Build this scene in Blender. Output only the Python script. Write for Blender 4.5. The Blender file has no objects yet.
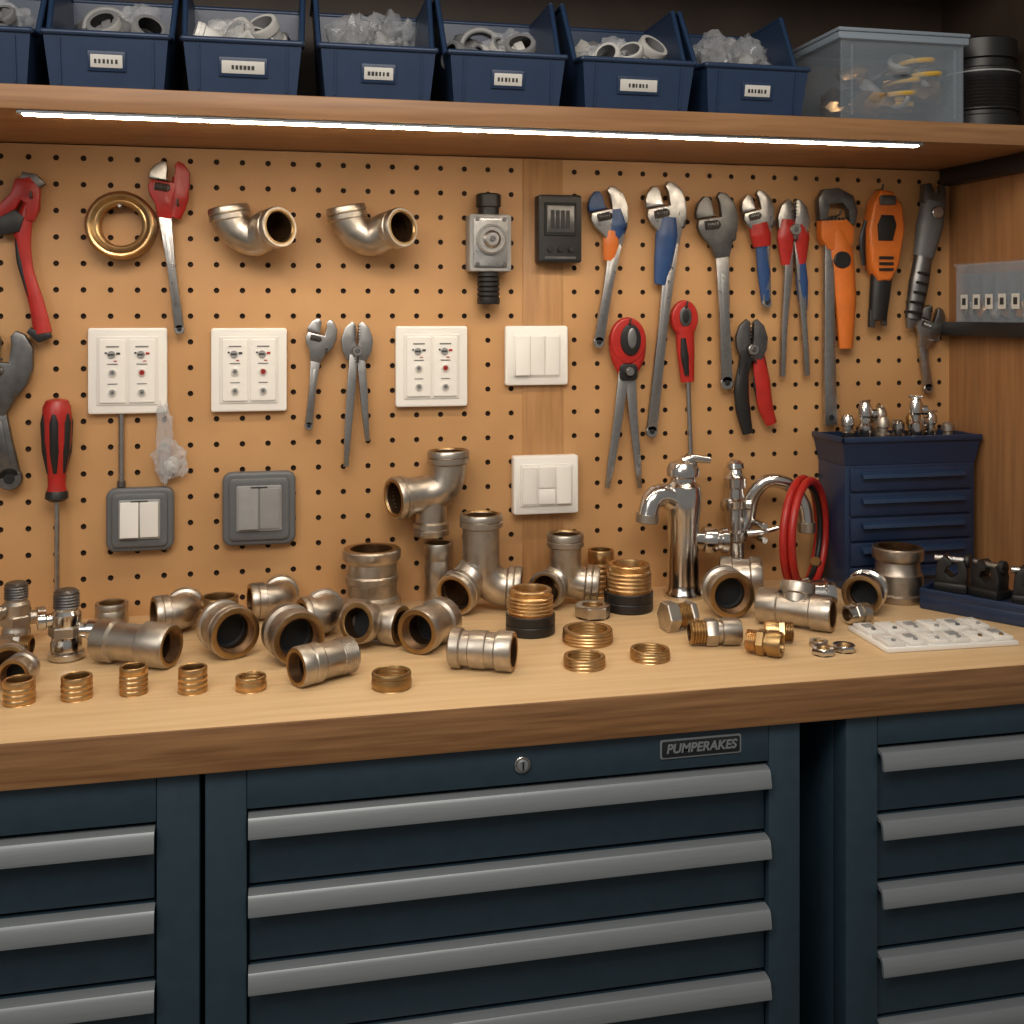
import bpy, bmesh, math, random
from mathutils import Vector, Matrix, noise
random.seed(4)
V=Vector
BT=0.9   # bench top height
# ------------------------------------------------------------------ materials
def newmat(name):
    m=bpy.data.materials.new(name); m.use_nodes=True
    return m, m.node_tree, m.node_tree.nodes["Principled BSDF"]
def mat(name,col,metal=0.,rough=.5,var=.0,scale=30.,bump=0.,col2=None,stretch=(1,1,1),coat=0.,rvar=0.):
    m,nt,b=newmat(name)
    b.inputs["Base Color"].default_value=(*col,1); b.inputs["Metallic"].default_value=metal
    b.inputs["Roughness"].default_value=rough
    if coat: b.inputs["Coat Weight"].default_value=coat
    if var or bump or col2 or rvar:
        tc=nt.nodes.new("ShaderNodeTexCoord"); mp=nt.nodes.new("ShaderNodeMapping"); mp.inputs["Scale"].default_value=stretch
        nt.links.new(tc.outputs["Object"],mp.inputs[0])
        nz=nt.nodes.new("ShaderNodeTexNoise"); nz.inputs["Scale"].default_value=scale; nz.inputs["Detail"].default_value=6
        nt.links.new(mp.outputs[0],nz.inputs["Vector"])
        if var or col2:
            mr=nt.nodes.new("ShaderNodeMapRange"); mr.inputs[1].default_value=.3; mr.inputs[2].default_value=.7
            nt.links.new(nz.outputs[0],mr.inputs[0])
            mx=nt.nodes.new("ShaderNodeMix"); mx.data_type='RGBA'
            c2=col2 if col2 else tuple(max(0,c*(1-var)) for c in col)
            mx.inputs[6].default_value=(*col,1); mx.inputs[7].default_value=(*c2,1)
            nt.links.new(mr.outputs[0],mx.inputs[0]); nt.links.new(mx.outputs[2],b.inputs["Base Color"])
        if rvar:
            r2=nt.nodes.new("ShaderNodeMapRange"); r2.inputs[1].default_value=.3; r2.inputs[2].default_value=.7
            r2.inputs[3].default_value=max(.03,rough-rvar); r2.inputs[4].default_value=rough+rvar
            nt.links.new(nz.outputs[0],r2.inputs[0]); nt.links.new(r2.outputs[0],b.inputs["Roughness"])
        if bump:
            bp=nt.nodes.new("ShaderNodeBump"); bp.inputs["Strength"].default_value=bump; bp.inputs["Distance"].default_value=.002
            nt.links.new(nz.outputs[0],bp.inputs["Height"]); nt.links.new(bp.outputs[0],b.inputs["Normal"])
    return m
def clearmat(name,col,alpha,rough=.15):
    m,nt,b=newmat(name); b.inputs["Base Color"].default_value=(*col,1); b.inputs["Roughness"].default_value=rough
    tr=nt.nodes.new("ShaderNodeBsdfTransparent"); mx=nt.nodes.new("ShaderNodeMixShader"); mx.inputs[0].default_value=alpha
    out=nt.nodes["Material Output"]
    nt.links.new(tr.outputs[0],mx.inputs[1]); nt.links.new(b.outputs[0],mx.inputs[2]); nt.links.new(mx.outputs[0],out.inputs[0])
    return m
def emis(name,col,st):
    m,nt,b=newmat(name); b.inputs["Base Color"].default_value=(*col,1)
    b.inputs["Emission Color"].default_value=(*col,1); b.inputs["Emission Strength"].default_value=st
    return m
PEG=mat("pegboard_hardboard",(.57,.318,.135),0,.5,.0,5,.04,col2=(.48,.258,.102))
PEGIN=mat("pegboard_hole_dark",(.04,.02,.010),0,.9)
STRUT=mat("strut_wood",(.50,.27,.11),0,.5,0,9,.05,col2=(.36,.18,.068),stretch=(8,8,.7))
TOPW=mat("bench_maple",(.76,.53,.29),0,.42,0,7,.05,col2=(.66,.44,.22),stretch=(.6,9,9),rvar=.08)
EDGE=mat("bench_edge_oak",(.33,.165,.066),0,.42,0,9,.15,col2=(.17,.076,.028),stretch=(.6,9,14))
SHELFW=mat("shelf_oak",(.40,.205,.088),0,.45,0,8,.06,col2=(.28,.135,.054),stretch=(.6,9,12))
SIDEW=mat("side_panel_wood",(.36,.18,.072),0,.5,0,8,.05,col2=(.25,.115,.045),stretch=(9,9,.6))
DARKW=mat("dark_back_panel",(.055,.034,.022),0,.6,.4,8)
PAINT=mat("cabinet_paint",(.024,.049,.070),0,.42,.15,40,.02)
PAINTD=mat("cabinet_drawer_paint",(.019,.041,.060),0,.4,.15,40,.02)
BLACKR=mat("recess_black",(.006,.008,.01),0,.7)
ALU=mat("handle_aluminium",(.25,.275,.29),.3,.40,.10,60,0,stretch=(.3,9,9))
NICK=mat("brushed_nickel",(.58,.525,.455),1,.38,0,45,.06,col2=(.42,.375,.32),rvar=.10)
NICKD=mat("aged_nickel",(.50,.44,.37),1,.42,0,40,.07,col2=(.33,.28,.23),rvar=.10)
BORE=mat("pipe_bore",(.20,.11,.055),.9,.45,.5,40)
BRASS=mat("brass",(.74,.50,.25),1,.34,0,50,.04,col2=(.55,.34,.15),rvar=.08)
BRASSD=mat("brass_dark",(.48,.31,.14),1,.38,.3,40)
CHROME=mat("chrome",(.70,.685,.66),1,.18,.1,20)
STEEL=mat("tool_steel",(.52,.51,.495),1,.34,0,60,.04,col2=(.37,.36,.35),rvar=.08)
STEELD=mat("dark_tool_steel",(.20,.195,.19),.9,.40,0,50,.06,col2=(.13,.13,.13))
RED=mat("red_grip",(.43,.020,.014),0,.35,.2,40)
ORANGE=mat("orange_grip",(.66,.165,.022),0,.4,.15,40)
BLUE=mat("blue_grip",(.022,.065,.19),0,.38,.2,40)
BLACK=mat("black_rubber",(.014,.013,.013),0,.42,.2,50)
WHITE=mat("white_plastic",(.86,.84,.79),0,.35,.04,20)
WHITE2=mat("white_plastic_inset",(.78,.76,.71),0,.4,.04,20)
GREY=mat("grey_plastic",(.13,.135,.14),0,.42,.1,40)
GREY2=mat("light_grey_plastic",(.31,.31,.305),0,.4,.1,40)
NAVY=mat("navy_bin_plastic",(.018,.040,.092),0,.36,.15,30)
NAVYD=mat("navy_organizer",(.015,.031,.076),0,.34,.15,30)
LABEL=mat("paper_label",(.62,.60,.55),0,.6,.05,60)
INK=mat("ink",(.03,.03,.03),0,.6)
INKG=mat("grey_ink",(.16,.15,.14),0,.6)
PVCW=mat("pale_pvc",(.55,.54,.51),0,.4,.15,30)
PVCG=mat("grey_pvc",(.20,.20,.205),0,.45,.15,30)
BAG=clearmat("clear_plastic_bag",(.62,.63,.65),.30,.10)
BAGD=clearmat("smoky_plastic_bag",(.36,.37,.39),.45,.10)
CLEAR=clearmat("clear_tub_plastic",(.50,.58,.66),.14,.12)
TUBLID=clearmat("tub_lid",(.42,.50,.58),.5,.25)
YEL=mat("yellow_cable",(.55,.34,.05),0,.5)
LED=emis("led_diffuser",(1,.845,.65),57)
FLOORM=mat("floor_concrete",(.16,.145,.13),0,.6,.3,4)
# ------------------------------------------------------------------ geometry kit
def T(x,y,z): return Matrix.Translation((x,y,z))
def R(a,ax): return Matrix.Rotation(math.radians(a),4,ax)
def S(x,y,z): return Matrix.Diagonal((x,y,z,1))
def AX(p,d): return T(*p)@V(d).to_track_quat('Z','Y').to_matrix().to_4x4()
class O:
    def __init__(s,name,loc=(0,0,0)):
        s.n=name; s.loc=V(loc); s.v=[]; s.f=[]; s.mi=[]; s.ms=[]; s.parent=None
    def add(s,vf,m,M=None):
        if m not in s.ms: s.ms.append(m)
        k=s.ms.index(m); o=len(s.v)
        for p in vf[0]:
            p=V(p); s.v.append(M@p if M is not None else p)
        for f in vf[1]: s.f.append([i+o for i in f]); s.mi.append(k)
        return s
    def done(s,ang=35,smooth=True):
        me=bpy.data.meshes.new(s.n); me.from_pydata([v-s.loc for v in s.v],[],s.f)
        for m in s.ms: me.materials.append(m)
        me.polygons.foreach_set("material_index",s.mi)
        me.polygons.foreach_set("use_smooth",[smooth]*len(me.polygons))
        me.update()
        if smooth: me.set_sharp_from_angle(angle=math.radians(ang))
        ob=bpy.data.objects.new(s.n,me); ob.location=s.loc
        bpy.context.collection.objects.link(ob)
        if s.parent: ob.parent=s.parent; ob.matrix_parent_inverse=s.parent.matrix_world.inverted()
        bpy.context.view_layer.update()
        return ob
def bm_out(bm):
    bmesh.ops.recalc_face_normals(bm,faces=bm.faces)
    bm.verts.index_update()
    r=([v.co.copy() for v in bm.verts],[[v.index for v in f.verts] for f in bm.faces]); bm.free(); return r
def box(x0,x1,y0,y1,z0,z1,bev=0.,seg=2):
    bm=bmesh.new(); bmesh.ops.create_cube(bm,size=1)
    for v in bm.verts: v.co=V((x0+(v.co.x+.5)*(x1-x0),y0+(v.co.y+.5)*(y1-y0),z0+(v.co.z+.5)*(z1-z0)))
    if bev>0: bmesh.ops.bevel(bm,geom=list(bm.edges),offset=bev,segments=seg,affect='EDGES',profile=.5)
    return bm_out(bm)
def prism(pts,y0,y1,bev=0.,seg=2):
    "outline in x,z extruded in y"
    bm=bmesh.new(); vs=[bm.verts.new((p[0],y0,p[1])) for p in pts]; f=bm.faces.new(vs)
    r=bmesh.ops.extrude_face_region(bm,geom=[f])
    for e in r['geom']:
        if isinstance(e,bmesh.types.BMVert): e.co.y=y1
    bmesh.ops.recalc_face_normals(bm,faces=bm.faces)
    if bev>0:
        ed=[e for e in bm.edges if abs(e.verts[0].co.y-e.verts[1].co.y)<1e-6]
        bmesh.ops.bevel(bm,geom=ed,offset=bev,segments=seg,affect='EDGES',profile=.5,clamp_overlap=True)
    bmesh.ops.triangulate(bm,faces=[f for f in bm.faces if len(f.verts)>4])
    return bm_out(bm)
def rrect(cx,cz,w,h,r,n=5):
    out=[]
    for sx,sz,a0 in ((1,1,0),(-1,1,90),(-1,-1,180),(1,-1,270)):
        for i in range(n+1):
            a=math.radians(a0+90*i/n); out.append((cx+sx*(w/2-r)+r*math.cos(a)*(1 if sx*math.cos(a)>=-1e-9 else 1),cz+sz*(h/2-r)+r*math.sin(a)))
    return out
def lathe(prof,seg=32,closed=False,poly=None):
    v=[];f=[];n=len(prof);sg=poly or seg
    for (r,z) in prof:
        for i in range(sg):
            a=2*math.pi*i/sg; v.append((r*math.cos(a),r*math.sin(a),z))
    for k in range(n if closed else n-1):
        k2=(k+1)%n
        for i in range(sg):
            j=(i+1)%sg; f.append((k*sg+i,k*sg+j,k2*sg+j,k2*sg+i))
    return v,f
def solid(prof,seg=32,poly=None):
    p=list(prof)
    v,f=lathe(p,seg,False,poly); sg=poly or seg; n=len(p)
    f.append(tuple(range(sg))[::-1]); f.append(tuple((n-1)*sg+i for i in range(sg)))
    return v,f
def cyl(r,z0,z1,seg=24,b=.0,poly=None):
    if b: return solid([(r-b,z0),(r,z0+b),(r,z1-b),(r-b,z1)],seg,poly)
    return solid([(r,z0),(r,z1)],seg,poly)
def sweep(pts,rad,seg=16,nrm=(0,1,0),fy=1.,caps=True):
    pts=[V(p) for p in pts]; n=len(pts)
    if not isinstance(rad,(list,tuple)): rad=[rad]*n
    N=V(nrm).normalized(); v=[];f=[]
    for i,p in enumerate(pts):
        a=pts[max(0,i-1)]; b=pts[min(n-1,i+1)]; t=(b-a).normalized(); B=t.cross(N)
        if B.length<1e-4: B=V((1,0,0))
        B.normalize(); N2=B.cross(t).normalized()
        for k in range(seg):
            q=2*math.pi*k/seg; v.append(p+N2*(math.cos(q)*rad[i]*fy)+B*(math.sin(q)*rad[i]))
    for i in range(n-1):
        for k in range(seg):
            j=(k+1)%seg; f.append((i*seg+k,i*seg+j,(i+1)*seg+j,(i+1)*seg+k))
    if caps: f.append(tuple(range(seg))[::-1]); f.append(tuple((n-1)*seg+i for i in range(seg)))
    return v,f
def cat(pts,n=8):
    "catmull-rom smooth path"
    P=[V(p) for p in pts]; P=[P[0]*2-P[1]]+P+[P[-1]*2-P[-2]]; out=[]
    for i in range(1,len(P)-2):
        for k in range(n):
            t=k/n; a,b,c,d=P[i-1],P[i],P[i+1],P[i+2]
            out.append(.5*((2*b)+(c-a)*t+(2*a-5*b+4*c-d)*t*t+(3*b-a-3*c+d)*t**3))
    out.append(P[-2]); return out
def lerpr(rs,n):
    m=len(rs)-1; out=[]
    for i in range(n):
        t=i/(n-1)*m; k=min(int(t),m-1); out.append(rs[k]+(rs[k+1]-rs[k])*(t-k))
    return out
def grip(pts,rs,y=-.02,fy=.6,seg=14,n=8):
    "flattened handle along an (x,z) path with given half widths"
    p=cat([(a,y,b) for a,b in pts],n); return sweep(p,lerpr(rs,len(p)),seg,(0,1,0),fy)
def bar(pts,ws,y0=-.026,y1=-.014,bev=.002):
    "flat bar following x,z polyline"
    p=[V((a,0,b)) for a,b in pts]; n=len(p); L=[];Rr=[]
    for i in range(n):
        t=(p[min(n-1,i+1)]-p[max(0,i-1)]).normalized(); q=V((-t.z,0,t.x)); w=ws[i] if isinstance(ws,(list,tuple)) else ws
        L.append(p[i]+q*w/2); Rr.append(p[i]-q*w/2)
    return prism([(a.x,a.z) for a in L+Rr[::-1]],y0,y1,bev)
# ---- hollow pipe parts
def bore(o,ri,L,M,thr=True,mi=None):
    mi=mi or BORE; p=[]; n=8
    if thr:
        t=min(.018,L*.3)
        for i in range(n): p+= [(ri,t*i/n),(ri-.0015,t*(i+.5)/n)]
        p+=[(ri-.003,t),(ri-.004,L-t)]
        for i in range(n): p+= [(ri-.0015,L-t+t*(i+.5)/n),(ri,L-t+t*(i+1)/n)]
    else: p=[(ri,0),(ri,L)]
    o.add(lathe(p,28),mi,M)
    o.add(lathe([(ri,L*.52),(ri*.82,L*.50),(ri*.78,L*.48),(0.0001,L*.48)],28),BLACKR,M)   # black disc put in for the darkness deep inside the bore
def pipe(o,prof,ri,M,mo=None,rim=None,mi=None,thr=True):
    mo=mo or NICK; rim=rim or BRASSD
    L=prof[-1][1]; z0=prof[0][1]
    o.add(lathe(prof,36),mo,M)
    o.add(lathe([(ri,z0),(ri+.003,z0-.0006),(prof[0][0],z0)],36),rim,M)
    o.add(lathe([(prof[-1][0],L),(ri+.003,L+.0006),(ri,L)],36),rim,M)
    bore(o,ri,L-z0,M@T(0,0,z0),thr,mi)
def cprof(Rr,L,k=.88,a=.27):
    return [(Rr*.96,0),(Rr,.003),(Rr,a*L),(Rr*k,a*L+.003),(Rr*k,(1-a)*L-.003),(Rr,(1-a)*L),(Rr,L-.003),(Rr*.96,L)]
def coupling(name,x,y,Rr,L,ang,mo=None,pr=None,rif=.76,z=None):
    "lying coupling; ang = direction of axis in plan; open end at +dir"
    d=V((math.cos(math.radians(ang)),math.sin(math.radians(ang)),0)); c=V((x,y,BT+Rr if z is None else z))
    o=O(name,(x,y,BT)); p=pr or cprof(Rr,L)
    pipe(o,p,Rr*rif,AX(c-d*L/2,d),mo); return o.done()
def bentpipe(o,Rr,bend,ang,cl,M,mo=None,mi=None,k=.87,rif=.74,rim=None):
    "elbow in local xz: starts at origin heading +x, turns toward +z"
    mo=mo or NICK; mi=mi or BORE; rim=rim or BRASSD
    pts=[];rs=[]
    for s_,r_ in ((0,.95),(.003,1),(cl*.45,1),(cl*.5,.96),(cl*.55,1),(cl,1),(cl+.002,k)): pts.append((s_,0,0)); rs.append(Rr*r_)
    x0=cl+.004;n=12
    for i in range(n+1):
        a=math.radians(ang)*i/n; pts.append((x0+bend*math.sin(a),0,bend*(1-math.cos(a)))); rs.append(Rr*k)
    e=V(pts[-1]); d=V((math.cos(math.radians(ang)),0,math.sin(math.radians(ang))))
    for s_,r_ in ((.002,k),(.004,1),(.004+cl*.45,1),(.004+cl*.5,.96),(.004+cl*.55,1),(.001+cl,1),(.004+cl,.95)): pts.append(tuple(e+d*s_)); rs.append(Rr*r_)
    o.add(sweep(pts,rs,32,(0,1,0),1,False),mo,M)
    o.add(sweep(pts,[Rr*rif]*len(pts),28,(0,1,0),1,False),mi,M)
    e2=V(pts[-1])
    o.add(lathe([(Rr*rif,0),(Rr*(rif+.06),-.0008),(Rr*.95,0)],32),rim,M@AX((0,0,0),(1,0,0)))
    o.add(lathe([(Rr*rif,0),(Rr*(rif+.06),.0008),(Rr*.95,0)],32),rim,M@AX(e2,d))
    return e2,d
def thread(r,z0,z1,n,d=.0022):
    p=[(r-d,z0)]
    for i in range(n):
        a=z0+(z1-z0)*i/n; h=(z1-z0)/n; p+=[(r,a+h*.3),(r,a+h*.6),(r-d,a+h)]
    return p
def ring(name,x,y,Rr,H,mo=None,n=4,wall=.22,hx=False):
    mo=mo or BRASS
    o=O(name,(x,y,BT)); ri=Rr*(1-wall); M=T(x,y,BT)
    if hx: o.add(lathe([(Rr*.93,0),(Rr,.003),(Rr,H-.003),(Rr*.93,H)],6,poly=6),mo,M)
    else:
        p=[(Rr*.97,0)]+thread(Rr,.001,H*.72,n,.0016)+[(Rr*.94,H*.73),(Rr*.98,H*.76),(Rr*.98,H-.002),(Rr*.95,H)]; o.add(lathe(p,36),mo,M)
    o.add(lathe([(Rr*.93,H),(Rr*.85,H+.001),(ri,H)],36),mo,M)
    o.add(lathe([(Rr*.93,0),(ri,0)],36),mo,M)
    o.add(lathe([(ri,H)]+[(ri-.001*(i%2),H*(1-i/8)) for i in range(1,8)]+[(ri,0)],32),BRASSD,M)
    return o.done()
def noisy_blob(sx,sy,sz,amp,seed,sub=3,fr=3.):
    bm=bmesh.new(); bmesh.ops.create_icosphere(bm,subdivisions=sub,radius=1)
    for v in bm.verts:
        n=noise.noise(v.co*fr+V((seed*7.3,seed,0))); n2=noise.noise(v.co*fr*2.7+V((0,seed*3.1,seed)))
        v.co*=1+amp*n+amp*.6*n2; v.co=V((v.co.x*sx,v.co.y*sy,v.co.z*sz))
    return bm_out(bm)
# ------------------------------------------------------------------ room shell
def simple(name,m,*a,bev=0.,parent=None):
    o=O(name,((a[0]+a[1])/2,(a[2]+a[3])/2,(a[4]+a[5])/2)); o.parent=parent; o.add(box(*a,bev),m); return o.done()
simple("floor",FLOORM,-2.2,2.6,-3.6,.1,-.05,0)
simple("wall_back",DARKW,-2.2,2.6,.03,.10,0,2.7)
o=O("wall_right",(1.54,-.2,1.6)); o.add(box(1.522,1.56,-.42,.03,BT,1.862),SIDEW); o.add(box(1.522,1.56,-.42,.03,1.862,2.3),DARKW); o.done()
# pegboard with real holes
def pegpanel(o,x0,x1,z0,z1,nx,nz,r=.0056,t=.006):
    cx=(x1-x0)/nx; cz=(z1-z0)/nz; K=12; v=[];f=[];v2=[];f2=[]
    for i in range(nx):
        for j in range(nz):
            mx=x0+(i+.5)*cx; mz=z0+(j+.5)*cz; b=len(v); b2=len(v2)
            for k in range(K):
                a=2*math.pi*k/K; c,s_=math.cos(a),math.sin(a); m_=max(abs(c),abs(s_))
                v.append((mx+c/m_*cx/2,0,mz+s_/m_*cz/2))
            for k in range(K):
                a=2*math.pi*k/K; v.append((mx+r*math.cos(a),0,mz+r*math.sin(a)))
            for k in range(K):
                a=2*math.pi*k/K; v2.append((mx+r*math.cos(a),0,mz+r*math.sin(a)))
            for k in range(K):
                a=2*math.pi*k/K; v2.append((mx+r*math.cos(a),t,mz+r*math.sin(a)))
            for k in range(K):
                q=(k+1)%K; f.append((b+k,b+q,b+K+q,b+K+k)); f2.append((b2+k,b2+q,b2+K+q,b2+K+k))
            for (k,q) in ((1,2),(4,5),(7,8),(10,11)):
                a=2*math.pi*(k+.5)/K; sx=1 if math.cos(a)>0 else -1; sz=1 if math.sin(a)>0 else -1
                v.append((mx+sx*cx/2,0,mz+sz*cz/2)); f.append((b+k,len(v)-1,b+q))
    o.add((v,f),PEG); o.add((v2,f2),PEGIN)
o=O("pegboard",(.3,0,1.36))
pegpanel(o,-1.386,.514,BT,1.82,38,18); pegpanel(o,.601,1.522,BT,1.82,18,18)
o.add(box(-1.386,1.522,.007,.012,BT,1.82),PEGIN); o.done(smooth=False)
simple("trim_1",STRUT,.514,.601,-.003,.006,BT,1.82,bev=.001)
# shelf
o=O("overhead_shelf",(.3,-.18,1.84)); o.add(box(-1.386,1.522,-.372,.03,1.822,1.862,.002),SHELFW)
sh=o.done()
simple("upper_shade_board",DARKW,-1.386,1.522,-.372,.03,2.24,2.28,bev=.002)  # unseen board, added overhead to shade the wall above the shelf
o=O("led_strip_light",(.4,-.35,1.818))
o.add(box(-.405,1.221,-.366,-.346,1.8165,1.8221,.001),ALU); o.add(box(-.397,1.213,-.363,-.349,1.814,1.8166,.0008),LED); o.done()
# black rail at side panel + small side shelf
o=O("side_rail_bracket",(1.51,-.2,1.8)); o.add(box(1.490,1.522,-.37,-.01,1.785,1.822,.002),BLACK); o.done()
o=O("side_ledge_shelf",(1.50,-.2,1.46)); o.add(box(1.487,1.522,-.40,-.012,1.443,1.474,.003),BLACK); o.done()
# bench
o=O("workbench_top",(.3,-.31,.87))
o.add(box(-1.5,2.1,-.635,.03,.834,.8995,.003),EDGE); o.add(box(-1.5,2.1,-.632,.03,.8990,BT,.0004),TOPW)
o.done()
# ------------------------------------------------------------------ cabinets
def handle(o,x0,x1,z,y):
    pr=[(0,0),(-.012,-.001),(-.018,-.003),(-.0215,-.007),(-.026,-.027),(-.0255,-.031),(-.022,-.032),(-.020,-.028),(-.017,-.012),(-.014,-.008),(0,-.006)]
    n=len(pr); v=[];f=[]
    for x,ins in ((x0,0),(x1,0)):
        for a,b in pr: v.append((x,y+a,z+b))
    for i in range(n):
        j=(i+1)%n; f.append((i,j,n+j,n+i))
    f.append(tuple(range(n))); f.append(tuple(range(n,2*n))[::-1])
    o.add((v,f),ALU)
def cabinet(x0,x1,ix0,ix1,ztop,yf=-.62,pitch=.1125):
    o=O("tool_drawer_cabinet",((x0+x1)/2,-.3,0))
    o.add(box(x0,x1,yf+.045,-.02,.06,.833,.002),PAINT)                # carcass
    o.add(box(x0,ix0,yf,yf+.045,.06,.833,.003),PAINT)                 # stiles
    o.add(box(ix1,x1,yf,yf+.045,.06,.833,.003),PAINT)
    o.add(box(ix0,ix1,yf,yf+.045,ztop+.006,.833,.002),PAINT)         # header
    o.add(box(ix0,ix1,yf,yf+.045,.06,.09,.002),PAINT)
    o.add(box(x0+.03,x1-.03,yf+.07,-.05,0,.06),BLACK)                # plinth
    z=ztop
    while z-pitch>.08:
        o.add(box(ix0+.003,ix1-.003,yf+.010,yf+.044,z-pitch+.005,z-.001,.002),PAINTD)
        handle(o,ix0+.002,ix1-.002,z-.001,yf+.010)
        z-=pitch
    return o
cabinet(-1.05,-.104,-.99,-.164,.760).done(30)
cabinet(.916,1.85,.974,1.79,.775).done(30)
cm=cabinet(-.097,.835,-.038,.780,.766)
cm.add(cyl(.0125,0,.006,24,.001),CHROME,AX((.372,-.62,.803),(0,-1,0)))
cm.add(cyl(.0085,0,.009,20,.001),ALU,AX((.372,-.62,.803),(0,-1,0)))
cm.add(box(.3708,.3732,-.6305,-.628,.797,.809),BLACK)
cm.add(prism(rrect(.663,.806,.137,.031,.004),-.6225,-.62,.0006),ALU)
cm.add(prism(rrect(.663,.806,.131,.025,.003),-.6235,-.6224,.0004),BLACKR)
cab=cm.done(30)
t=bpy.data.curves.new("nameplate_text","FONT"); t.body="PUMPERAKES"; t.size=.0200; t.align_x='CENTER'; t.align_y='CENTER'; t.extrude=.0004; t.offset=.0006; t.shear=.2; t.materials.append(ALU)
to=bpy.data.objects.new("nameplate_text",t); bpy.context.collection.objects.link(to)
to.location=(.663,-.6238,.806); to.rotation_euler=(math.pi/2,0,0); to.parent=cab; to.matrix_parent_inverse=cab.matrix_world.inverted()
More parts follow.
